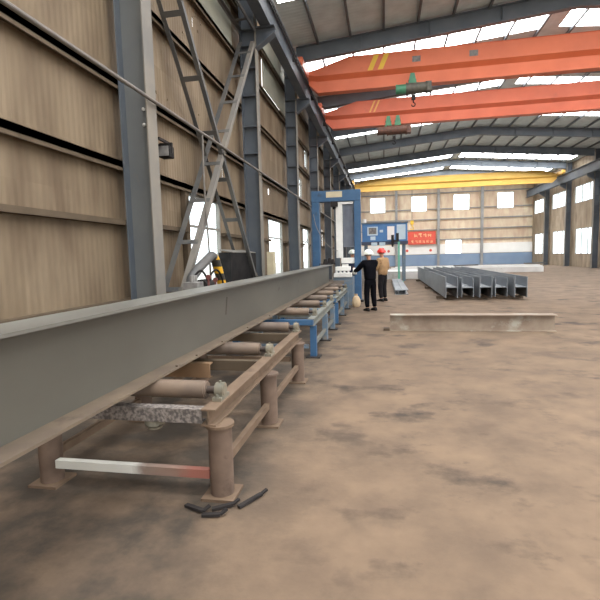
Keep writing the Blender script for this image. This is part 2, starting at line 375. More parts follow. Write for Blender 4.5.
tag(MB().box(XW + .05, 7.75, YE - .22, YE - .03, 1.5, 2.72).box(9.75, XR - .05, YE - .22, YE - .03, 1.5, 2.72).build('trim_1', M['dado_w']), 'white painted band low on the end wall', 'wall band', kind='structure')
tag(MB().box(XW + .05, XR - .05, YE - .24, YE - .03, 0, 1.45).build('trim_2', M['dado_b']), 'blue grey painted base of the end wall below its white band', 'wall band', kind='structure')
for i, x in enumerate((.6, 2.95, 5.9)):
    tag(MB().cyl((x, YE - .225, 1.98), (x, YE - .27, 1.98), .17).build('round_sign', M['red']), 'round red disc on white wall band, %s from the left' % ORD[i], 'sign', 'red discs on the white wall band')

nwin = 0
def window(axis, const, u0, u1, z0, z1, label, mull=(1, 2), fw=.05, pane_mat='glass'):
    global nwin; nwin += 1
    f = MB(); g = MB(); d = .05
    def bx(mb, a, b, c, e, dd): 
        if axis == 'Y': mb.box(const - dd, const + dd, a, b, c, e)
        else: mb.box(a, b, const - dd, const + dd, c, e)
    bx(f, u0, u0 + fw, z0, z1, d); bx(f, u1 - fw, u1, z0, z1, d); bx(f, u0, u1, z0, z0 + fw, d); bx(f, u0, u1, z1 - fw, z1, d)
    for i in range(1, mull[0] + 1):
        u = u0 + (u1 - u0) * i / (mull[0] + 1); bx(f, u - fw / 2, u + fw / 2, z0, z1, d * .8)
    for z in ([z0 + (z1 - z0) * (.7 if mull[1] == 1 else i / (mull[1] + 1)) for i in range(1, mull[1] + 1)]): bx(f, u0, u1, z - fw / 2, z + fw / 2, d * .8)
    bx(g, u0 + fw * .5, u1 - fw * .5, z0 + fw * .5, z1 - fw * .5, .006)
    o = f.build('window_%d' % nwin, M['frame']); tag(o, label, 'window', kind='structure')
    g.build('pane', M[pane_mat], o); return o
names = ['nearest the tall blue-grey column', 'between second and third column', 'just before the blue gantry', 'behind the blue gantry', 'tall daylight opening past the gantry', 'sixth along the wall', 'farthest along the wall']
for w, n in zip(win_low, names):
    window('Y', XW, *w, 'bright ground-level window of the left wall, ' + n, mull=(0, 1))
MB().box(XW + .02, -3.99, 8.86, 9.03, .6, 3.12).build('jamb', M['girt'], bpy.data.objects['window_1'])
for w, n in zip(win_up, ['upper one past third column', 'narrow one under the upper window past third column', 'tall narrow one past fourth column', 'small one past fourth column']):
    window('Y', XW, *w, 'narrow bright window high on the left wall, ' + n, mull=(0, 1), fw=.03)
for i, w in enumerate(ewin[:4]):
    window('X', YE, *w, 'square bright window high on the end wall, %s from the left' % ORD[i], mull=(0, 0))
window('X', YE, *ewin[4], 'bright low window of the end wall set in the white band', mull=(0, 0))
for i, w in enumerate(rwin):
    if w[0] > 30: window('Y', XR, *w, 'long %s window of the right wall, %s from the end wall' % ('low' if w[2] < 2 else 'high', ORD[int((60 - w[0]) // 6)]), mull=(2, 0))

# roof sheets with the translucent strips
strips = [(-6.2, -4.0), (-.2, 2.0), (4.2, 5.6), (9.2, 10.6), (14.5, 15.8), (20.4, 21.9), (27.5, 28.5), (33.0, 34.3), (38.5, 39.3), (46.0, 48.2), (52.0, 54.4), (57.2, 58.2)]  # the near strips are out of view, added to brighten the foreground
RT = .09
def roof():
    bm = MB()
    edges = [YB] + [v for s in strips for v in s] + [YE]
    for i in range(0, len(edges), 2):
        for a, b in ((XW - .1, RX), (RX, XR + .1)):
            bm.poly([(a, edges[i], zr(a) + RT), (b, edges[i], zr(b) + RT), (b, edges[i], zr(b) + RT + .04), (a, edges[i], zr(a) + RT + .04)], (0, edges[i + 1] - edges[i], 0))
    for y0, y1 in strips:                     # opaque ends and ridge of each strip row
        for a, b in ((XW - .1, -3.45), (RX - .35, RX), (RX, RX + .35), (17.45, XR + .1)):
            bm.poly([(a, y0, zr(a) + RT), (b, y0, zr(b) + RT), (b, y0, zr(b) + RT + .04), (a, y0, zr(a) + RT + .04)], (0, y1 - y0, 0))
    return bm
tag(roof().build('ceiling', M['roof'], base=(0, 0, 0)), 'grey corrugated sheet roof with white skylight strips', 'roof', kind='structure')
for i, (y0, y1) in enumerate(strips):
    for a, b, s in ((-3.45, RX - .35, 'left'), (RX + .35, 17.45, 'right')):
        o = MB().poly([(a, y0, zr(a) + RT), (b, y0, zr(b) + RT), (b, y0, zr(b) + RT + .03), (a, y0, zr(a) + RT + .03)], (0, y1 - y0, 0)).build('skylight', M['skylight'])
        tag(o, 'white translucent roof strip on the %s slope, %s from the near end' % (s, ORD[i]), 'skylight', 'roof skylight strips', kind='structure')
px = [-3.85 + 1.3 * k for k in range(17)]
for i, x in enumerate(px):
    o = MB().box(x - .04, x + .04, YB + .1, YE - .1, zr(x) - .05, zr(x) + RT - .012).build('purlin', M['purlin'])
    tag(o, 'thin grey purlin under the roof, %s counted from the left wall' % ORD[i], 'purlin', 'roof purlins', kind='structure')
for i, y in enumerate(BAYS):
    m = MB()
    for sgn in (0, 1):
        fx = (lambda x: x) if sgn == 0 else (lambda x: 2 * RX - x)
        a, b = -3.45, RX
        for dy, z0, z1 in ((.12, 0, -.02), (.006, -.02, -.58), (.12, -.58, -.6)):
            m.poly([(fx(a), y - dy, zr(a) + z0), (fx(b), y - dy, zr(b) + z0), (fx(b), y - dy, zr(b) + z1), (fx(a), y - dy, zr(a) + z1)], (0, 2 * dy, 0))
        for k in range(1, 4):
            x = a + (b - a) * k / 4
            m.poly([(fx(x), y - .1, zr(x) - .03), (fx(x) + .012, y - .1, zr(x) - .03), (fx(x) + .012, y - .1, zr(x) - .57), (fx(x), y - .1, zr(x) - .57)], (0, .2, 0))
    tag(m.build('roof_rafter', M['rafter']), 'blue-grey steel rafter across the hall, %s frame from the near end' % ORD[i], 'rafter', 'steel roof rafters', kind='structure')

# columns with brackets
RAIL_Z, RAIL_X = 8.93, -3.2
def column(x_in, x_out, y, label):
    s = 1 if x_in > x_out else -1
    t = thing('column', label, 'column', ((x_in + x_out) / 2, y, 0), 'steel wall columns', 'structure')
    zt = zr(-3.5) - .02
    m = MB().box(x_in - s * .02, x_out + s * .02, y - .008, y + .008, 0.02, zt)
    for z in () if y < 6.9 else (4.6, 5.35, 6.2, 6.95, 7.55, 8.0, 8.9): m.box(x_in - s * .02, x_out + s * .02, y - .14, y + .14, z, z + .03)
    m.build('web', M['coldust' if y < 6.9 else 'column'], t)
    MB().box(x_in, x_in - s * .02, y - .15, y + .15, 0.02, zt).build('inner_flange', M['flange'], t)
    MB().box(x_out, x_out + s * .02, y - .15, y + .15, 0.02, zt).build('outer_flange', M['column'], t)
    MB().box(x_in + s * .06, x_out - s * .06, y - .22, y + .22, 0, .02).build('base_plate', M['column'], t)
    bx = x_in + s * .55
    b = MB()
    b.poly([(x_in, y - .008, 8.02), (bx, y - .008, 8.02), (bx, y - .008, 7.86), (x_in, y - .008, 7.5)], (0, .016, 0))
    b.box(x_in, bx, y - .13, y + .13, 8.02, 8.045)
    b.poly([(x_in, y - .13, 7.5), (bx, y - .13, 7.86), (bx, y - .13, 7.84), (x_in, y - .13, 7.48)], (0, .26, 0))
    b.build('bracket', M['column'], t)
    return t
for i, y in enumerate(BAYS):
    t = column(-3.5, -3.95, y, 'blue-grey steel column on the left wall, %s from the near end' % ORD[i])
    if i == 0:
        m = MB()
        for z in (3.72, 3.95):
            for dx in (-.045, .02): m.sph((-3.57 + dx, y - .05, z), .024, (1, 1, 1.2)); m.cyl((-3.57 + dx, y - .05, z), (-3.57 + dx, y, z), .01)
        lab(m.build('insulator', M['white'], t, True), 'white porcelain insulators')
for i, y in enumerate(BAYS):
    if y > 30: column(17.5, 17.95, y, 'blue-grey steel column on the right wall, %s from the near end' % ORD[i - 4])
for i, z in enumerate((1.0, 2.24, 3.13, 4.35, 5.95, 7.24, 8.6, 9.8)):
    if i == 1:   # broken by the windows
        m = MB(); ys = YB + .1
        for w in win_low: m.box(XW + .03, -3.965, ys, w[0] - .06, z - .04, z + .04); ys = w[1] + .06
        m.box(XW + .03, -3.965, ys, YE - .1, z - .04, z + .04)
    elif i == 0:
        m = MB(); ys = YB + .1
        for w in win_low: m.box(XW + .03, -3.965, ys, w[0] - .06, z - .04, z + .04); ys = w[1] + .06
        m.box(XW + .03, -3.965, ys, YE - .1, z - .04, z + .04)
    else:
        m = MB().box(XW + .03, -3.965, YB + .1, YE - .1, z - .05, z + .05).box(-3.98, -3.965, YB + .1, YE - .1, z - .1, z + .05)
    tag(m.build('wall_girt', M['girt']), 'dark horizontal girt along the left wall, %s above the floor' % ORD[i], 'girt', 'left wall girts', kind='structure')
for i, z in enumerate((3.3, 4.6, 5.9, 7.2, 9.2)):
    m = MB().box(XW + .1, XR - .1, YE - .16, YE - .03, z - .06, z + .06) if not 6.95 < z < 8.95 else None
    if m is None:
        m = MB(); xs = XW + .1
        for w in ewin[:4]: m.box(xs, w[0] - .05, YE - .16, YE - .03, z - .06, z + .06); xs = w[1] + .05
        m.box(xs, XR - .1, YE - .16, YE - .03, z - .06, z + .06)
    tag(m.build('wall_girt', M['endgirt']), 'grey horizontal girt on the end wall, %s above the white band' % ORD[i], 'girt', 'end wall girts', kind='structure')
for i, x in enumerate((1.6, 6.85, 12.1)):
    m = MB().box(x - .15, x + .15, YE - .5, YE - .48, 0, zr(x) - .02).box(x - .15, x + .15, YE - .27, YE - .25, 0, zr(x) - .02).box(x - .01, x + .01, YE - .49, YE - .26, 0, zr(x) - .02)
    tag(m.build('column', M['endgirt']), 'grey wind column in front of the end wall, %s from the left' % ORD[i], 'column', 'end wall columns', kind='structure')

# crane runway
for s, x in (('left', RAIL_X), ('right', 2 * RX - RAIL_X)):
    t = thing('crane_runway', 'blue-grey crane runway girder along the %s columns' % s, 'crane runway', (x, YE / 2, 8.045), kind='structure')
    y0, L = YB + 3, YE - YB - 3.5
    MB().hsec((x, y0, 8.05), 'Y', L, .82, .3, .02, .012).build('runway_girder', M['column'], t)
    MB().box(x - .03, x + .03, y0, y0 + L, 8.87, 8.91).box(x - .012, x + .012, y0, y0 + L, 8.9, 8.93).box(x - .035, x + .035, y0, y0 + L, 8.905, 8.93).build('crane_rail', M['brace'], t)
    if s == 'left':
        m = MB()
        for k in range(12): m.box(x + .15, x + .3, 8 + 4 * k, 8.03 + 4 * k, 8.3, 8.5)
        m.bar((x + .27, y0, 8.47), (x + .27, y0 + L, 8.47), .03, .04); m.bar((x + .27, y0, 8.37), (x + .27, y0 + L, 8.37), .02, .03)
        m.build('conductor_line', M['dark'], t)

# bracing between first and second column
def brace(name, label, p, q, group, mt='brace', a=.085, ph=.5):
    t = thing(name, label, 'brace', ((-3.7), (p[0] + q[0]) / 2, min(p[1], q[1])), group)
    for x, sd in ((-3.47, -1), (-3.93, 1)):
        MB().angle((x, *p), (x, *q), a, .01, (0, 1, 1) if p[1] < q[1] else (0, 1, -1), (sd, 0, 0)).build('angle_bar', M[mt if sd < 0 else 'brace'], t)
    n = int(math.dist(p, q) / 1.0)
    for k in range(1, n + 1):
        f = (k - ph) / n; y = p[0] + (q[0] - p[0]) * f; z = p[1] + (q[1] - p[1]) * f
        d = Vector((0, q[0] - p[0], q[1] - p[1])).normalized() * .04
        MB().bar((-3.92, y, z), (-3.48, y, z), .1, .012, d.cross(Vector((1, 0, 0)))).build('batten', M['brace'], t)
    return t
brace('cross_brace', 'grey lattice brace rising away from the near column to the second', (7.18, .68), (12.68, 7.58), 'cross braces of the left wall', 'flange', .11)
brace('cross_brace', 'dark lattice brace falling from near column top to second column foot', (7.18, 7.08), (12.1, 1.05), 'cross braces of the left wall', ph=.78)
brace('cross_brace', 'horizontal lattice strut high between first and second column', (7.2, 7.95), (12.8, 7.95), 'cross braces of the left wall')

tag(MB().cyl((-3.44, YB + .2, 4.06), (-3.44, 44, 4.06), .028, n=10).build('conduit_pipe', M['conduit']), 'thin grey pipe running along the left columns above head height', 'pipe')
def spline(pts, sub=8):
    P = [Vector(p) for p in pts]; out = []
    for i in range(len(P) - 1):
        p0, p1, p2, p3 = P[max(i - 1, 0)], P[i], P[i + 1], P[min(i + 2, len(P) - 1)]
        for k in range(sub):
            t = k / sub
            out.append(.5 * ((2 * p1) + (p2 - p0) * t + (2 * p0 - 5 * p1 + 4 * p2 - p3) * t * t + (3 * p1 - p0 - 3 * p2 + p3) * t ** 3))
    out.append(P[-1])
    return out
def cable(name, pts, r, label, m='conduit'):
    out = spline(pts)
    return tag(MB().tube(out, r, 8).build(name, M[m], smooth=True), label, 'cable')
cable('drop_cable', [(-3.44, 8.55, 4.03), (-3.45, 8.56, 3), (-3.42, 8.6, 1.6), (-3.42, 8.62, .02)], .02, 'pale cable dropping from the wall pipe before the first window')
cable('drop_cable', [(-3.44, 18.4, 4.03), (-3.45, 18.4, 3), (-3.43, 18.45, 1.6), (-3.43, 18.45, .02)], .022, 'pale cable dropping from the wall pipe beside the third column')
cable('hanging_cable', [(-3.44, 18.6, 1.9), (-3.3, 19.3, 2.2), (-3.05, 20.1, 3.2), (-3.3, 19.9, 4.03)], .018, 'loose pale cable looping up near the third column')

# closed sheet panels high on the wall
tag(MB().box(XW + .016, XW + .028, 15.98, 20.0, 7.59, 9.6).build('window_shutter', M['panel']), 'grey-green sheet shutter high between second and third column', 'shutter')
tag(MB().box(XW + .016, XW + .028, 9.7, 12.6, 7.42, 8.5).build('window_shutter', M['panel']), 'grey-green sheet shutter high above the lattice braces', 'shutter')

# floodlight on the near column
t = thing('floodlight', 'black floodlight on a bracket beside the near left column', 'floodlight', (-3.6, 7.2, 3.4))
MB().box(-3.66, -3.62, 7.13, 7.6, 3.62, 3.66).box(-3.9, -3.62, 7.56, 7.6, 3.62, 3.66).build('bracket', M['dark'], t)
MB().box(-3.74, -3.54, 7.3, 7.5, 3.37, 3.57, .02).build('lamp_housing', M['black'], t)
MB().box(-3.73, -3.55, 7.285, 7.3, 3.39, 3.55).build('lens', M['pumpgrey'], t)
MB().box(-3.755, -3.74, 7.38, 7.42, 3.45, 3.62).box(-3.54, -3.525, 7.38, 7.42, 3.45, 3.62).box(-3.755, -3.525, 7.38, 7.42, 3.6, 3.62).build('yoke', M['dark'], t)

# ------------------------------------------------------------------ overhead cranes
def crane(label, yc, m, stripes, sm, railing=False, scale=1.0):
    t = thing('overhead_crane', label, 'overhead crane', (RX, yc, RAIL_Z))
    def sec(x, zt, zl, zb):
        h = [(.27, zt), (.27, zl + .16), (.1, zl), (.1, zb + .07), (.19, zb + .06), (.19, zb)]
        return [(x, yc + a, z) for a, z in h] + [(x, yc - a, z) for a, z in h[::-1]]
    L = [(-3.02, 9.2, 8.9, 8.72), (-2.65, 9.28, 8.84, 8.36), (-1.45, 9.62, 8.84, 8.36)]
    R = [(2 * RX - x, a, b, c) for x, a, b, c in L[::-1]]
    g = MB().loft([sec(*s) for s in L + R])
    g.box(-1.4, 2 * RX + 1.4, yc - .3, yc + .3, 9.62, 9.635)
    g.build('bridge_girder', m, t)
    for x in (RAIL_X, 2 * RX - RAIL_X):
        e = MB().box(x - .14, x + .14, yc - 1.4, yc + 1.4, 9.0, 9.36, .02).box(x - .1, x + .1, yc - 1.5, yc - 1.4, 9.1, 9.26).box(x - .1, x + .1, yc + 1.4, yc + 1.5, 9.1, 9.26).build('end_carriage', m, t)
        for dy in (-1.1, 1.1):
            MB().cyl((x - .05, yc + dy, 9.07), (x + .05, yc + dy, 9.07), .14).build('wheel', M['dark'], e, True)
    for x0, w in stripes:
        z0, z1 = 9.03, 9.6
        MB().poly([(x0, yc - .276, z0), (x0 + w, yc - .276, z0), (x0 + w + .26, yc - .276, z1), (x0 + .26, yc - .276, z1)], (0, .005, 0)).build('warning_stripe', sm, t)
    if railing:
        r = MB()
        for dy in (-1.2, -.4, .4, 1.2): r.cyl((RAIL_X, yc + dy, 9.36), (RAIL_X, yc + dy, 10.0), .035, n=8)
        for z in (9.68, 10.0): r.cyl((RAIL_X, yc - 1.2, z), (RAIL_X, yc + 1.2, z), .035, n=8)
        for k in range(5): r.cyl((RAIL_X + .1 + .35 * k, yc - .3, 9.2), (RAIL_X + .1 + .35 * k, yc - .3, 10.0), .03, n=8)
        for k in range(4): r.cyl((RAIL_X + .1 + .35 * k, yc - .3, 9.3), (RAIL_X + .45 + .35 * k, yc - .3, 10.0), .025, n=8)
        r.cyl((RAIL_X + .1, yc - .3, 10.0), (RAIL_X + 1.5, yc - .3, 10.0), .03, n=8)
        r.build('railing', m, t)
    return t
def plates(t, yc, m, xs):
    for x in xs: MB().box(x, x + .32, yc - .276, yc - .271, 9.18, 9.4).build('name_plate', m, t)
Y1, Y2, Y3 = 19.55, 25.05, 50.3
c1 = crane('orange bridge crane with bold yellow stripes, nearer of two orange cranes', Y1, M['orange'], [(-.6, .2), (-.2, .2)], M['stripe'])
plates(c1, Y1, M['pumpgrey'], (1.15, 3.3))
c2 = crane('faded orange bridge crane with thin pale stripes, farther of two orange cranes', Y2, M['orange2'], [(-.72, .09), (-.5, .09)], M['stripe2'])
c3 = crane('yellow bridge crane before the end wall with railing at its end', Y3, M['yellow'], [], M['stripe'], True)

def hoist(x0, x1, yc, dy, zc, rd, label, dm, hook_drop, hm, frames, hook_m):
    """drum slung beside the girder at yc + dy, trolley frames reaching up to the girder's flange"""
    xm = (x0 + x1) / 2; L = x1 - x0; yd = yc + dy; sg = -1 if dy < 0 else 1
    t = thing('electric_hoist', label, 'hoist', (xm, yd, zc - rd))
    MB().cyl((x0 + .3 * L, yd, zc), (x1 - .14 * L, yd, zc), rd).cyl((x0 + .29 * L, yd, zc), (x0 + .32 * L, yd, zc), rd * 1.15).cyl((x1 - .16 * L, yd, zc), (x1 - .13 * L, yd, zc), rd * 1.15).build('rope_drum', dm, t, True)
    MB().cyl((x0, yd, zc), (x0 + .29 * L, yd, zc), rd * .88).cyl((x0 + .02, yd, zc), (x0 + .05, yd, zc), rd * .95).build('motor', hm, t, True)
    MB().box(x1 - .13 * L, x1, yd - rd * .9, yd + rd * .9, zc - rd * .9, zc + rd * .9, .02).build('gearbox', dm, t)
    for dx in frames:
        f = MB(); x = xm + dx; yf = yc + sg * .23
        f.poly([(x - .2, yf, zc + rd * .6), (x + .2, yf, zc + rd * .6), (x + .08, yf, 8.78), (x - .08, yf, 8.78)], (0, sg * .03, 0))
        f.box(x - .2, x + .2, min(yf, yd), max(yf, yd), zc + rd * .9, zc + rd * .9 + .03)
        f.build('hanger_frame', M['green'], t)
        for ddx in (-.09, .09): MB().cyl((x + ddx, yc + sg * .13, 8.5), (x + ddx, yc + sg * .22, 8.5), .065).build('trolley_wheel', M['dark'], t, True)
    zb = zc - hook_drop
    for dx in (-.05, .05): MB().cyl((xm + dx, yd, zb), (xm + dx, yd, zc - rd + .02), .012, n=6).build('wire_rope', M['dark'], t)
    k_ = 1.6 if hook_drop > 2 else .7
    hk = MB().box(xm - .11 * k_, xm + .11 * k_, yd - .06 * k_, yd + .06 * k_, zb - .28 * k_, zb, .02)
    hk.cyl((xm, yd, zb - .42 * k_), (xm, yd, zb - .28 * k_), .035 * k_, n=8)
    hk.tube([(xm + .1 * k_ * math.sin(a), yd, zb - (.52 - .1 * math.cos(a)) * k_) for a in [k * PI / 8 for k in range(0, 13)]], .03 * k_, 8)
    hk.build('hook_block', hook_m, t)
    return t
hoist(.5, 1.86, Y1, -.5, 8.1, .2, 'green and dark electric hoist under the nearer orange crane', M['drum'], .25, M['green'], (-.02,), M['dark'])
hoist(-.3, 1.4, Y2, -.5, 7.98, .23, 'brown electric hoist with twin green hangers under the farther orange crane', M['drumbrown'], .27, M['drumbrown'], (-.28, .2), M['dark'])
hoist(2.2, 3.8, Y3, .55, 8.72, .2, 'hoist of the yellow crane with a yellow hook lowered on ropes', M['drum'], 3.55, M['stripe'], (-.2, .2), M['stripe'])

# ------------------------------------------------------------------ roller conveyors
XRAIL, XLEFT, XC = -1.17, -2.43, -1.8
def make_roller(t, y, first):
    r = MB().cyl((XLEFT + .11, y, .70), (XRAIL - .11, y, .70), .0655, n=28).cyl((XLEFT + .10, y, .70), (XLEFT + .11, y, .70), .058, n=28).cyl((XRAIL - .11, y, .70), (XRAIL - .10, y, .70), .058, n=28).build('roller', M['roller'], t, True)
    for a, b in ((XLEFT - .02, XLEFT + .1), (XRAIL - .1, XRAIL + .02)): MB().cyl((a, y, .70), (b, y, .70), .028).build('shaft', M['shaft'], r, True)
    for x in (XLEFT, XRAIL):
        b = MB().box(x - .035, x + .035, y - .085, y + .085, .64, .665).cyl((x - .03, y, .702), (x + .03, y, .702), .056, n=20).box(x - .026, x + .026, y - .05, y + .05, .655, .70)
        b.cyl((x + .028, y, .702), (x + .034, y, .702), .04).cyl((x, y - .066, .66), (x, y - .066, .685), .012, n=6).cyl((x, y + .066, .66), (x, y + .066, .685), .012, n=6).cyl((x, y, .75), (x, y, .77), .01, n=8)
        b.build('bearing_block', M['bearing'], r, True)
def conveyor(label, y0, y1, ys_leg, ys_roll, kind):
    old = kind == 'rust'
    t = thing('roller_conveyor', label, 'roller conveyor', (XC, (y0 + y1) / 2, 0), 'roller conveyors in line')
    rail = M['rust'] if old else M['palerail']; leg = M['rustpipe'] if old else M['bluegrey']
    for x, s in ((XRAIL, 1), (XLEFT, -1)):
        a = x - s * .052; b = x + s * .052
        m = MB().box(min(a, b), max(a, b), y0, y1, .628, .64).box(min(a, b), max(a, b), y0, y1, .52, .532).box(x - .006, x + .006, y0, y1, .53, .63)
        m.build('side_rail', rail, t)
        for k, y in enumerate(ys_leg):
            if old:
                xl = x + s * .045; m = MB().cyl((xl, y, .02), (xl, y, .505), .083, n=28)
                m.build('leg', leg, t, True)
                MB().cyl((xl, y, .5), (xl, y, .52), .1, n=28).build('leg_cap', M['rust'] if k == 0 else leg, t)
            else:
                bl = M['blue'] if k == 0 else leg
                xl = x + s * .03; MB().box(xl - .05, xl + .05, y - .05, y + .05, .015, .52).build('leg', bl, t)
            MB().box(xl - .115, xl + .115, y - .115, y + .115, 0, .02).build('foot_plate', M['rust'] if old else M['dark'], t)
        for ya, yb in zip(ys_leg, ys_leg[1:]):
            o = .07 if old else .045
            MB().bar((xl, ya + o, .21), (xl, yb - o, .21), .045, .06).build('side_brace', rail, t)
    ins = (XLEFT + .05, XRAIL - .05)
    for k, y in enumerate(ys_leg):
        yy = y0 + .03 if k == 0 else y
        if old:
            MB().box(ins[0], ins[1], yy - .03, yy + .05, .628, .638).box(ins[0], ins[1], yy - .03, yy - .022, .55, .628).box(ins[0], ins[1], yy - .03, yy + .05, .54, .55).build('cross_member', M['speckle'] if k == 0 else M['girt'], t)
        else:
            MB().box(ins[0] - .09 * (k == 0), ins[1] + .09 * (k == 0), yy - .05 - .03, yy + .05 - .03, .535 if k else .54, .625 if k else .625).build('cross_member', M['blue'] if k in (0, len(ys_leg) - 1) else M['bluegrey'], t)
    MB().bar((XLEFT + .05, ys_leg[0] - (.05 if old else 0), .175), (XRAIL - (.02 if old else .05), ys_leg[0] - (.05 if old else 0), .175), .05, .06).build('tie_bar', M['barpaint'] if old else M['bluegrey'], t)
    if len(ys_leg) > 2 or not old:
        MB().bar((XLEFT + .05, ys_leg[-1], .3), (XRAIL - .05, ys_leg[-1], .3), .05, .06).build('tie_bar', rail, t)
    for k, y in enumerate(ys_roll): make_roller(t, y, k == 0)
    if old:
        MB().box(-2.4, -1.62, 3.95, 3.965, .53, .665).box(-2.4, -1.62, 3.965, 4.03, .65, .665).build('guard_plate', M['guard'], t)
        m = MB().cyl((-1.6, 2.86, .535), (-1.6, 2.86, .5), .07).cyl((-1.6, 2.86, .5), (-1.6, 2.86, .485), .035).cyl((-1.6, 2.86, .485), (-1.6, 2.86, .47), .05)
        m.build('adjuster', M['bearing'], t, True)
    return t
conveyor('rusty brown roller conveyor on thick pipe legs nearest the viewer', 2.79, 6.04, (2.88, 4.22, 5.75), (3.04, 4.48, 5.93), 'rust')
conveyor('blue-ended roller conveyor behind the rusty one, middle of the line', 7.15, 10.3, (7.22, 8.7, 10.0), (7.6, 8.9, 10.12), 'blue')
conveyor('blue-ended roller conveyor farthest along the line, before the gantry', 10.72, 14.2, (10.8, 12.4, 13.9), (11.4, 12.7, 13.95), 'blue')

# the long plate girder on the rollers
g = thing('steel_girder', 'long grey welded steel I girder lying on the roller conveyors', 'steel girder', (XC, 6.65, .766))
MB().box(XC - .006, XC + .006, -1.6, 14.9, .784, 1.323).build('web', M['girder'], g)
MB().box(XC - .155, XC + .155, -1.6, 14.9, 1.323, 1.341).build('top_flange', M['girder_top'], g)
gm = MB().box(XC - .155, XC + .155, -1.6, 14.9, .766, .784)
for y in (3.35, 3.75, 4.4, 5.3, 6.4): gm.box(XC + .135, XC + .155, y, y + .05, .784, .796)
gm.build('bottom_flange', M['girder_low'], g)
st = MB()
for y, z, a in ((4.92, 1.2, .2), (7.6, 1.12, .05), (9.4, 1.15, .06)):
    st.poly([(XC + .0055, y, z - a), (XC + .0055, y + .03, z - a), (XC + .0055, y + .09, z), (XC + .0055, y + .05, z)], (.002, 0, 0))
lab(st.build('scorch_mark', M['shaft'], g), 'small dark streaks on the web')

# scraps by the front leg
for i, (x, y, a, l) in enumerate(((-1.06, 2.7, .5, .14), (-1.24, 2.66, -.4, .16), (-.9, 2.8, 1.0, .2), (-1.1, 2.6, .1, .12))):
    m = MB(); dx, dy = math.cos(a) * l / 2, math.sin(a) * l / 2
    m.bar((x - dx, y - dy, .012), (x + dx, y + dy, .02), .03, .018).bar((x + dx, y + dy, .02), (x + dx + .03, y + dy + .04, .035), .022, .014)
    tag(m.build('steel_scrap', M['dark']), ['dark steel offcut in front of the nearest pipe leg', 'dark steel offcut just left of the nearest pipe leg', 'dark steel offcut just right of the nearest pipe leg', 'smallest dark offcut on the floor nearest the viewer'][i], 'scrap', 'offcuts at the nearest leg')

# ------------------------------------------------------------------ blue gantry machine
GY = 16.2
t = thing('gantry_machine', 'tall blue portal machine standing over the roller line', 'machine', (-1.65, GY, 0))
for x0, x1 in ((-2.5, -2.24), (-1.02, -.79)):
    MB().box(x0, x1, GY - .16, GY + .16, .06, 3.52, .012).build('portal_leg', M['blue'], t)
    MB().box(x0 - .08, x1 + .08, GY - .3, GY + .3, 0, .06).build('foot_plate', M['dark'], t)
MB().box(-2.5, -.79, GY - .17, GY + .17, 3.52, 3.9, .012).build('top_beam', M['blue'], t)
MB().box(-1.98, -1.42, GY - .18, GY - .17, 3.66, 3.86).build('name_plate', M['cream'], t)
MB().box(-1.82, -1.58, GY - .2, GY + .1, 3.34, 3.52).cyl((-1.7, GY - .05, 3.26), (-1.7, GY - .05, 3.34), .07).build('lift_motor', M['dark'], t)
MB().box(-1.58, -1.05, GY - .12, GY - .02, 3.42, 3.5).build('guide_rail', M['white'], t)
MB().box(-1.66, -1.43, GY - .1, GY + .06, 1.55, 3.42, .01).build('daylight_post', M['white'], t)  # white post put in for a bright strip of daylight
m = MB()
for k in range(9):
    x = -1.41 + k * .042
    m.poly([(x, GY - .02, 1.93), (x + .021, GY - .07, 1.93), (x + .042, GY - .02, 1.93), (x + .042, GY + .02, 1.93), (x, GY + .02, 1.93)], (0, 0, 1.49))
m.build('bellows', M['bellows'], t)
MB().tube(spline([(-2.44, GY - .17, 3.1), (-2.3, GY - .3, 2.6), (-2.0, GY - .35, 2.1), (-1.75, GY - .3, 1.85), (-1.6, GY - .11, 1.8)]), .01, 8).build('cable', M['flange'], t, True)
MB().box(-2.24, -1.02, GY - .25, GY + .25, .06, .6).build('base_frame', M['blue'], t)
MB().box(-1.45, -1.03, GY - .55, GY + .12, 1.36, 1.55, .02).build('drill_carriage', M['white'], t)
MB().box(-1.62, -1.12, GY - .9, GY - .56, 1.12, 1.26, .02).box(-1.4, -1.2, GY - .8, GY - .6, 1.26, 1.34).build('clamp_head', M['white'], t)
m = MB().box(-1.64, -1.05, GY - 1.27, GY - .92, .92, 1.06, .015)
for k in range(4): m.cyl((-1.55 + .13 * k, GY - 1.2, 1.06), (-1.55 + .13 * k, GY - 1.2, 1.12), .035, n=10)
m.build('clamp_plate', M['white'], t)
m = MB().box(-1.66, -1.02, GY - 1.2, GY - .26, .82, .92).box(-1.3, -1.02, GY - 1.25, GY - .26, 0, .82)
m.build('infeed_table', M['bluegrey'], t)
m = MB()
for x, y, z, r in ((-2.0, GY - .5, 1.36, .1), (-1.86, GY - .42, 1.4, .08), (-1.74, GY - .55, 1.36, .07)):
    m.cyl((x, y, z - .02), (x, y, z + .16), r, r * .6, n=10)
m.box(-2.2, -1.66, GY - .7, GY - .3, 1.345, 1.37)
m.build('hose_cluster', M['dark'], t)
m = MB().tube([(-1.25, GY - .6, 1.3), (-1.2, GY - .75, 1.15), (-1.1, GY - .95, 1.05), (-1.08, GY - 1.1, .9)], .02, 8).tube([(-1.35, GY - .6, 1.3), (-1.28, GY - .8, 1.1), (-1.2, GY - 1.0, 1.06)], .018, 8)
m.build('hydraulic_hose', M['black'], t, True)
MB().cyl((-1.02, GY - .9, 1.1), (-.9, GY - .9, 1.1), .11).build('hand_wheel', M['white'], t, True)

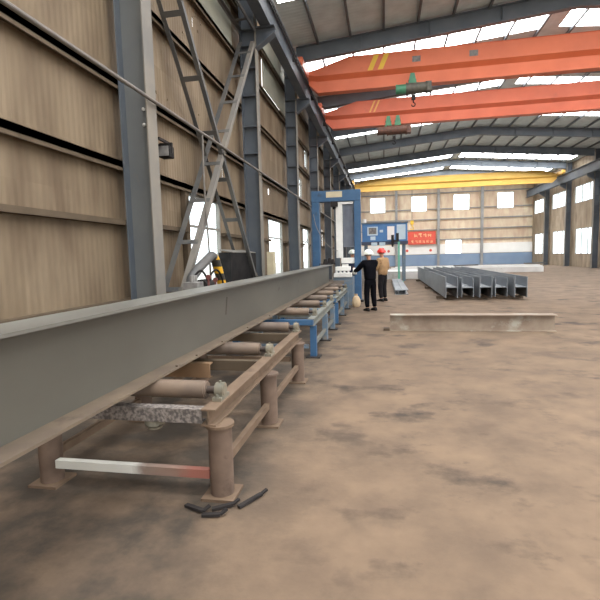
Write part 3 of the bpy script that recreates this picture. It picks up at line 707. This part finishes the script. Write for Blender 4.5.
# cream sack at the conveyor end
m = MB(); rings = []
for z, r in ((.0, .1), (.04, .14), (.14, .15), (.24, .14), (.32, .1), (.37, .05), (.41, .07)):
    rings.append([(-.88 + .9 * r * math.cos(a) * (1 + .08 * math.sin(3 * a + z * 9)), 14.4 + .9 * r * math.sin(a), z * 1.0) for a in [k * 2 * PI / 18 for k in range(18)]])
m.loft(rings); tag(m.build('cloth_sack', M['sack'], smooth=True), 'cream tied sack on floor beside the far conveyor', 'sack')

# ------------------------------------------------------------------ clutter behind the girder, left
t = thing('pump_unit', 'grey hydraulic pump unit with dark red valves below the first window', 'pump unit', (-2.83, 6.7, 0))
MB().box(-3.02, -2.65, 6.1, 7.3, 0, 1.08, .02).build('tank', M['pumpgrey'], t)
MB().cyl((-2.86, 6.75, 1.2), (-2.86, 7.1, 1.2), .12).cyl((-2.86, 6.67, 1.2), (-2.86, 6.75, 1.2), .07).box(-2.95, -2.77, 6.78, 7.06, 1.06, 1.12).build('motor', M['dark'], t, True)
for y, z in ((6.7, 1.36), (7.0, 1.3)): MB().cyl((-2.7, y, 1.08), (-2.7, y, z + .02), .016, n=8).cyl((-2.7, y - .015, z), (-2.7, y + .015, z), .038).build('valve_wheel', M['pumpred'], t, True)
m = MB().box(-2.95, -2.72, 6.3, 6.55, 1.08, 1.3, .01)
for y in (6.35, 6.43, 6.51): m.cyl((-2.83, y, 1.3), (-2.83, y, 1.4), .025, n=10)
m.build('valve_block', M['pumpgrey'], t)
for x, y in ((-2.9, 6.6), (-2.78, 6.95)): MB().tube(spline([(x, y, 1.08), (x, y + .02, 1.35), (x + .08, y + .12, 1.46), (x + .12, y + .26, 1.3), (x + .12, y + .28, 1.08)], 5), .016, 8).build('hose', M['black'], t, True)
t = thing('bent_duct', 'bent pipe with black and yellow bands rising behind the girder', 'pipe', (-3.22, 8.3, 0))
MB().tube(spline([(-3.22, 7.2, 0), (-3.22, 7.2, 1.15), (-3.22, 7.4, 1.4), (-3.22, 8.0, 1.64), (-3.22, 8.2, 1.7), (-3.22, 8.32, 1.66)], 5), .085, 16).build('grey_arm', M['brace'], t, True)
MB().tube(spline([(-3.22, 8.3, 1.67), (-3.22, 8.42, 1.56), (-3.22, 8.62, 1.25), (-3.22, 8.78, .9), (-3.22, 8.82, .6), (-3.22, 8.82, 0)], 5), .09, 16).build('banded_leg', M['hazard'], t, True)
t = thing('steel_bin', 'dark steel box with sloped lid beside the second column', 'box', (-3.72, 11.5, 0))
MB().box(-3.87, -3.57, 10.3, 12.45, 0, 1.78).build('body', M['black'], t)
MB().poly([(-3.9, 10.4, 1.86), (-3.55, 10.4, 1.79), (-3.55, 10.4, 1.77), (-3.9, 10.4, 1.84)], (0, 2.0, 0)).build('lid', M['flange'], t)
t = thing('electrical_cabinet', 'narrow cream cabinet standing at the second column', 'cabinet', (-3.34, 13.35, 0))
MB().box(-3.46, -3.24, 13.24, 13.46, 0, 1.8, .012).build('body', M['cream'], t)
MB().box(-3.44, -3.26, 13.228, 13.24, .3, 1.74).build('door', M['cream'], t)
m = MB()
for k in range(9):
    z = 1.18 - .065 * k; c = Vector((-3.4, 11.9 + .012 * k, z)); ax = Vector((1, 0, 0)) if k % 2 else Vector((0, 1, 0))
    pts = [c + ax * .025 * math.cos(a) + Vector((0, 0, .043)) * math.sin(a) for a in [i * 2 * PI / 12 for i in range(13)]]
    m.tube(pts, .008, 6)
tag(m.build('hanging_chain', M['bearing'], smooth=True), 'short steel chain hanging at the brace foot', 'chain')

# ------------------------------------------------------------------ right side: steel on the floor
o = MB().hsec((.12, 9.95, 0), 'X', 3.3, .345, .26, .016, .012)
plate_m = mat('patchy_web', rgb(150, 136, 120), rgb(128, 112, 98), 3, .6, c3=rgb(164, 160, 148), spot=.56, spotscale=1.8)
tag(o.build('steel_beam_piece', plate_m), 'short I steel with patchy web lying across the floor', 'steel section')
tag(MB().box(-.02, .1, 9.83, 10.05, 0, .05).build('wood_block', M['timber']), 'small dark wood block at the end of the crosswise steel', 'block')
for i, y in enumerate((16.8, 21.5, 27.5)):
    tag(MB().box(1.85, 4.75, y, y + .2, 0, .1).build('timber_sleeper', M['timber']), 'dark timber sleeper under the row of steel sections, %s from the front' % ORD[i], 'timber', 'sleepers under the steel row')
for k in range(5):
    x = 2.26 + .56 * k; y = 16.05 + (0, .25, .1, .4, .15)[k]; h = (.72, .66, .7, .64, .68)[k]
    a, b, z0 = .2, .18, .1
    prof = [(-a, 0), (-b, 0), (-b, h / 2 - .01), (b, h / 2 - .01), (b, 0), (a, 0), (a, h), (b, h), (b, h / 2 + .01), (-b, h / 2 + .01), (-b, h), (-a, h)]
    o = MB().poly([(x + i, y, z0 + j) for i, j in prof], (0, 13.2, 0)).build('steel_section', M['hsteel'])
    tag(o, 'grey H steel section lying on sleepers, %s from the walkway' % ORD[k], 'steel section', 'row of grey steel sections')
for k in range(2):
    x = .57 + .27 * k
    o = MB().hsec((x, 18.6 + .1 * k, 0), 'Y', 8.2, .19, .25, .02, .02).build('small_steel_section', M['hsteel'])
    tag(o, 'low grey I steel on the floor behind the workers, %s of the pair' % ('left' if k == 0 else 'right'), 'steel section', 'pair of low steel sections')
for k in range(4):
    y = 30.1 + .95 * k; x0 = (.0, .15, -.1, .2)[k]
    o = MB().box(x0, x0 + 5.2, y, y + .75, 0, .5, .01).build('primed_box_girder', M['plate_white'])
    tag(o, 'white primed box girder lying across the hall, %s of the nearer stack' % ORD[k], 'box girder', 'white box girders on the floor')
for k in range(4):
    y = 37.5 + 1.25 * k
    o = MB().box(.4 + .2 * k, 12 + .3 * k, y, y + .8, 0, .42 + .05 * (k % 2), .01).build('primed_box_girder', M['plate_white'])
    tag(o, 'white primed box girder lying across the hall, %s of the farther stack' % ORD[k], 'box girder', 'white box girders on the floor')
    if k in (1, 3):
        o = MB().bar((2.6 + 3.0 * k, y - .4, .52 + .05), (4.6 + 3.0 * k, y + 1.0, .52 + .05), .25, .1).build('loose_steel_bar', M['brace'])
        tag(o, 'dark steel bar lying on the white girders, %s one' % ('left' if k == 1 else 'right'), 'steel bar', 'bars on the white girders')

# ------------------------------------------------------------------ blue cabin and banner
CY = 28.0
t = thing('control_cabin', 'blue control cabin raised on a dark skid behind the workers', 'cabin', (.05, CY, 0))
MB().box(-1.3, 1.38, CY, CY + 1.6, 2.4, 3.48, .02).build('cabin_shell', M['cabblue'], t)
MB().box(-1.34, 1.42, CY - .06, CY + 1.66, 3.48, 3.55).build('cabin_roof', M['bluegrey'], t)
MB().box(-1.34, 1.42, CY - .08, CY + 1.66, 2.22, 2.4).build('skid', M['darkblue'], t)
MB().box(-.98, -.36, CY - .025, CY + .01, 2.78, 3.3).build('window_frame', M['pale'], t)
MB().box(-.9, -.44, CY - .035, CY - .02, 2.86, 3.24).build('window_pane', M['pumpgrey'], t)
MB().box(.2, .62, CY - .03, CY + .01, 2.5, 3.3).build('door', M['dado_w'], t)
MB().box(.76, 1.27, CY - .03, CY + .01, 2.5, 3.38).build('side_panel', M['pale'], t)
MB().box(-.8, -.5, CY - .03, CY + .01, 2.5, 2.72).build('notice', M['pale'], t)
MB().box(-.25, -.05, CY - .03, CY + .01, 2.95, 3.1).build('notice', M['pale'], t)
for x in (-1.1, 1.2):
    for y in (CY + .1, CY + 1.4): MB().box(x - .08, x + .08, y, y + .16, 0, 2.22).build('support_leg', M['bluegrey'], t)
for k in range(2): MB().box(-.75 + .48 * k, -.4 + .48 * k, CY - .3, CY - .08, 2.15, 2.35, .02).build('junction_box', M['pale'], t)
MB().cyl((-1.2, CY + .5, 3.55), (-1.2, CY + .5, 3.8), .15).build('roof_vent', M['white'], t, True)
t = thing('welding_stand', 'green post with a dark welding head beside the cabin', 'stand', (.85, CY - .6, 0))
MB().box(.8, .92, CY - .66, CY - .54, .02, 2.35).build('post', M['greenpost'], t)
MB().box(.6, 1.12, CY - .86, CY - .34, 0, .03).build('base_plate', M['greenpost'], t)
MB().box(.45, .86, CY - .7, CY - .5, 2.35, 2.45).box(.42, .58, CY - .72, CY - .48, 2.4, 2.75).box(.7, .86, CY - .7, CY - .5, 2.45, 2.85).cyl((.5, CY - .6, 2.05), (.5, CY - .6, 2.4), .05, .09, n=10).build('welding_head', M['dark'], t)

t = thing('hanging_banner', 'red banner with two rows of pale lettering on the end wall', 'banner', (4.75, YE - .52, 2.75))
bw0, bw1, bz0, bz1 = 3.05, 6.5, 2.76, 4.4
MB().box(bw0, bw1, YE - .53, YE - .52, bz0, bz1).build('cloth', M['red'], t)
rr = random.Random(3); m = MB()
def glyph(cx, cz, s):
    yy0, yy1 = YE - .54, YE - .53
    for _ in range(3):
        z = cz + rr.uniform(-.42, .42) * s; m.box(cx - .4 * s, cx + rr.uniform(.2, .42) * s, yy0, yy1, z - .05 * s, z + .05 * s)
    for _ in range(2):
        x = cx + rr.uniform(-.36, .36) * s; m.box(x - .055 * s, x + .055 * s, yy0, yy1, cz - .42 * s, cz + rr.uniform(.1, .45) * s)
    m.poly([(cx, yy0, cz), (cx + .09 * s, yy0, cz), (cx + .4 * s, yy0, cz - .42 * s), (cx + .28 * s, yy0, cz - .42 * s)], (0, yy1 - yy0, 0))
for k in range(4): glyph(4.05 + .56 * k, 3.92, .54)
for k in range(6): glyph(3.62 + .47 * k, 3.12, .4)
m.build('lettering', M['letter'], t)

# ------------------------------------------------------------------ people
def skin_mesh(chains, sub=1):
    """chains: list of (points with radius) [(x,y,z,r)...]; chains may start at an index of an earlier vertex"""
    V = []; E = []; R = []; roots = []
    names = {}
    for ch in chains:
        prev = None
        for p in ch:
            if isinstance(p, str): prev = names[p]; continue
            key = None
            if len(p) == 5: key = p[4]
            V.append(p[:3]); R.append(p[3]); i = len(V) - 1
            if key: names[key] = i
            if prev is None: roots.append(i)
            else: E.append((prev, i))
            prev = i
    me = bpy.data.meshes.new('tmp'); me.from_pydata(V, E, [])
    o = bpy.data.objects.new('tmp', me); C.objects.link(o)
    sm = o.modifiers.new('s', 'SKIN'); sm.use_smooth_shade = True
    for i, v in enumerate(me.skin_vertices[0].data):
        r = R[i]; v.radius = r if isinstance(r, tuple) else (r, r); v.use_root = i in roots
    sd = o.modifiers.new('d', 'SUBSURF'); sd.levels = sub; sd.render_levels = sub
    bpy.context.view_layer.update()
    e = o.evaluated_get(bpy.context.evaluated_depsgraph_get())
    out = bpy.data.meshes.new_from_object(e)
    bpy.data.objects.remove(o); bpy.data.meshes.remove(me)
    return out
def join_bm(me, mb):
    b = bmesh.new(); b.from_mesh(me); return b

def hand_chains(w, d, side, curl, s=1.0):
    """palm and five fingers from wrist w along direction d; side = thumb direction"""
    w = Vector(w); d = Vector(d).normalized(); sd = Vector(side); sd = (sd - d * sd.dot(d)).normalized(); n = d.cross(sd)
    ch = [[(*(w - d * .01), .026 * s), (*(w + d * .045), (.04 * s, .024 * s)), (*(w + d * .088), (.038 * s, .02 * s))]]
    for k, (off, L) in enumerate(((.03, .07), (.01, .08), (-.011, .074), (-.03, .058))):
        b = w + d * .075 + sd * off; pts = [(*b, .0095 * s)]; dd = d.copy(); p = b
        for j in range(3):
            dd = (dd + n * curl * (.5 + .35 * j)).normalized(); p = p + dd * L * (.46, .32, .22)[j] * 1.2; pts.append((*p, (.0092, .0085, .007)[j] * s))
        ch.append(pts)
    b = w + d * .03 + sd * .022; p1 = b + (d * .5 + sd * .75).normalized() * .042; p2 = p1 + (d * .85 + sd * .25 + n * curl * .4).normalized() * .032
    ch.append([(*b, .013 * s), (*p1, .0115 * s), (*p2, .009 * s)])
    return ch

def person(label, loc, rz, P, jacket, trousers, helmet, gl, gr, hunch=0.0, group=None):
    t = thing('person', label, 'person', loc, group); t.rotation_euler = (0, 0, rz)
    def link(me, name, m, parent):
        me.materials.clear(); me.materials.append(m)
        for p in me.polygons: p.use_smooth = True
        me.name = name
        o = bpy.data.objects.new(name, me); C.objects.link(o); o.parent = parent; return o
    h = hunch
    neck = (0, .02 + h * .5, 1.43); head0 = (0, .035 + h * .7, 1.50); head1 = (0, .05 + h * .8, 1.585); head2 = (0, .045 + h * .85, 1.655)
    A = P['armL']; B = P['armR']; LL = P['legL']; LR = P['legR']
    sl = (-.19, .0 + h * .45, 1.37); sr = (.19, .0 + h * .45, 1.37)
    body = [[(0, 0, .93, .11, 'pel'), (0, 0 + h * .15, 1.08, .105, 'sp'), (0, h * .35, 1.25, (.125, .1), 'ch'), (0, .01 + h * .45, 1.37, (.1, .08), 'cl'), (*neck, .052), (*head0, .062), (*head1, .086), (*head2, .075)]]
    for s, arm, leg in ((sl, A, LL), (sr, B, LR)):
        body.append(['cl', (*s, .055), (*arm[0], .043), (*arm[1], .03)])
        body.append(['pel', (math.copysign(.095, s[0]), 0, .86, .08), (*leg[0], .055), (*leg[1], .036), (leg[1][0], leg[1][1] - .02, .05, .036), (leg[1][0], leg[1][1] + .13, .035, .028)])
    for arm, sgn in ((A, -1), (B, 1)):
        d = Vector(arm[1]) - Vector(arm[0])
        side = (0, .8, .4) if abs(d.normalized().z) > .6 else (-sgn * .9, 0, .5)
        body += hand_chains(arm[1], d, side, -.35 * sgn)
    me = skin_mesh(body)
    # face on the same mesh
    b = bmesh.new(); b.from_mesh(me); bpy.data.meshes.remove(me)
    hx, hy, hz = head1; mb = MB(); mb.bm.free(); mb.bm = b
    n0 = len(b.faces)
    mb.sph((hx, hy + .088, hz - .012), .016, (.75, .9, 1.5), 10, 8)
    for s in (-1, 1): mb.sph((hx + s * .084, hy - .002, hz), .022, (.45, .8, 1.3), 10, 8)
    b.faces.ensure_lookup_table(); n1 = len(b.faces)
    for s in (-1, 1): mb.sph((hx + s * .032, hy + .075, hz + .018), .011, (1.3, .7, .8), 10, 6)
    mb.sph((hx, hy + .074, hz - .055), .02, (1.3, .5, .35), 10, 6)
    b.faces.ensure_lookup_table()
    for f in b.faces[n1:]: f.material_index = 1
    me = bpy.data.meshes.new('body'); b.to_mesh(me); b.free()
    me.materials.append(M['skin']); me.materials.append(M['eye'])
    for p in me.polygons: p.use_smooth = True
    o = bpy.data.objects.new('body', me); C.objects.link(o); o.parent = t
    # jacket
    def tow(a, c, f): return tuple(Vector(a).lerp(Vector(c), f))
    jk = [[(0, -.005, .82, (.205, .16), 'hem'), (0, h * .1, 1.0, (.2, .16)), (0, h * .3, 1.2, (.205, .16)), (0, h * .45 - .005, 1.34, (.165, .13), 'cl'), (0, .012 + h * .48, 1.43, .072)]]
    for s, arm in ((sl, A), (sr, B)):
        jk.append(['cl', (s[0], s[1], s[2] - .005, .095), (*arm[0], .075), (*tow(arm[0], arm[1], .93), .056)])
    link(skin_mesh(jk), 'jacket', M[jacket], t)
    tr = [[(0, 0, .98, (.14, .115)), (0, 0, .9, (.15, .125), 'pel')]]
    for sg, leg in ((-1, LL), (1, LR)):
        tr.append(['pel', (sg * .095, 0, .8, .1), (*leg[0], .088), (*tow(leg[0], leg[1], 1.0), .066)])
    link(skin_mesh(tr), 'trousers', M[trousers], t)
    for leg in (LL, LR):
        x, y, z = leg[1]
        sh = MB(); rr_ = []
        for yy, w, hh in ((-.085, .03, .06), (-.06, .045, .1), (0, .048, .12), (.06, .05, .09), (.13, .05, .065), (.18, .035, .05)):
            rr_.append([(x + w * math.cos(a), y + yy, .0 + max(0, hh / 2 * (1 + math.sin(a)))) for a in [k * 2 * PI / 12 for k in range(12)]])
        sh.loft(rr_)
        me2 = bpy.data.meshes.new('shoe'); bmesh.ops.recalc_face_normals(sh.bm, faces=sh.bm.faces); sh.bm.to_mesh(me2); sh.bm.free()
        link(me2, 'shoe', M['black'], t)
    # hair and helmet
    def cap(name, r, sc, zc, zmin, m, brim=False):
        q = MB(); q.sph((0, 0, 0), r, sc, 24, 16)
        bmesh.ops.delete(q.bm, geom=[v for v in q.bm.verts if v.co.z < zmin], context='VERTS')
        if brim:
            q.poly([(.1 * math.cos(a) * 1.12, .125 * math.sin(a) * 1.12 + (.045 * max(0, math.sin(a)) ** 2), zmin - .005) for a in [k * 2 * PI / 28 for k in range(28)]], (0, 0, .012))
            q.box(-.012, .012, -.1, .1, r * sc[2] - .035, r * sc[2] + .004, .004)
        bmesh.ops.translate(q.bm, vec=Vector((hx, hy - .006, zc)), verts=q.bm.verts)
        me3 = bpy.data.meshes.new(name); bmesh.ops.recalc_face_normals(q.bm, faces=q.bm.faces); q.bm.to_mesh(me3); q.bm.free()
        return link(me3, name, m, t)
    cap('hair', .1, (.95, 1.08, 1.0), hz + .005, -.035, M['hair'])
    cap('helmet', .14, (1.0, 1.16, 1.0), hz + .02, -.015, M[helmet], True)
    for arm, gm_, sgn in ((A, gl, -1), (B, gr, 1)):
        if gm_:
            d = Vector(arm[1]) - Vector(arm[0])
            side = (0, .8, .4) if abs(d.normalized().z) > .6 else (-sgn * .9, 0, .5)
            link(skin_mesh(hand_chains(arm[1], d, side, -.35 * sgn, 1.22)), 'glove', M[gm_], t)
    return t
# local frame: the person faces +Y, left arm at -X
person('person in black work clothes and white helmet, arm raised towards the machine', (-.40, 13.35, 0), math.radians(32),
       dict(armL=((-.30, .2, 1.17), (-.26, .44, 1.13)), armR=((.25, .24, 1.2), (.1, .46, 1.32)), legL=((-.11, .02, .48), (-.115, -.03, .09)), legR=((.12, .04, .48), (.14, .0, .09))),
       'jacket_black', 'jacket_black', 'helmet_w', 'glove', None, .06)
person('person in tan jacket, dark trousers and red helmet, standing turned towards the machine', (-.05, 16.1, 0), math.radians(52),
       dict(armL=((-.25, .03, 1.12), (-.2, .2, 1.0)), armR=((.25, -.02, 1.12), (.2, .12, .93)), legL=((-.1, .02, .48), (-.1, -.02, .09)), legR=((.1, .03, .48), (.11, -.01, .09))),
       'jacket_tan', 'trouser_dark', 'helmet_r', None, 'tanglove', .0)
person('person in white helmet mostly hidden behind the blue gantry machine', (-1.16, 17.35, 0), math.radians(170),
       dict(armL=((-.25, .15, 1.14), (-.18, .36, 1.1)), armR=((.25, .15, 1.14), (.18, .36, 1.1)), legL=((-.1, .02, .48), (-.1, -.02, .09)), legR=((.1, .02, .48), (.1, -.02, .09))),
       'jacket_navy', 'trouser_dark', 'helmet_w', None, None, .05)
for o in list(bpy.data.objects):
    if o.name.startswith('person') and o.parent is None:
        o.scale = (1.03,) * 3 if o['label'].startswith('person in black') else (1.06,) * 3

# ------------------------------------------------------------------ daylight, camera, view
w = bpy.data.worlds.new('overcast_sky'); bpy.context.scene.world = w; w.use_nodes = True
bg = w.node_tree.nodes['Background']; bg.inputs[0].default_value = (.97, .985, 1, 1); bg.inputs[1].default_value = SKY_STRENGTH

cam = bpy.data.cameras.new('camera'); co = bpy.data.objects.new('camera', cam); C.objects.link(co)
right = Vector((0.98309096, 0.18142041, -0.02487573)); down = Vector((-0.00684381, -0.09934927, -0.99502909)); fwd = Vector((-0.18298997, 0.97837434, -0.09642776))
mw = Matrix((( right.x, -down.x, -fwd.x, 0), (right.y, -down.y, -fwd.y, 0), (right.z, -down.z, -fwd.z, 1.65), (0, 0, 0, 1)))
co.matrix_world = mw
cam.sensor_width = 36; cam.sensor_fit = 'HORIZONTAL'; cam.lens = 453.0 * 36 / 600; cam.clip_end = 400; cam.clip_start = .05
sc = bpy.context.scene; sc.camera = co
vs = sc.view_settings; vs.view_transform = 'Standard'; vs.look = 'None'; vs.gamma = 1; vs.use_curve_mapping = False; vs.exposure = 0.6
sc.render.film_transparent = False
sc.cycles.use_denoising = True
sc.cycles.max_bounces = 8; sc.cycles.diffuse_bounces = 5; sc.cycles.transparent_max_bounces = 12
sc.cycles.sample_clamp_indirect = 6
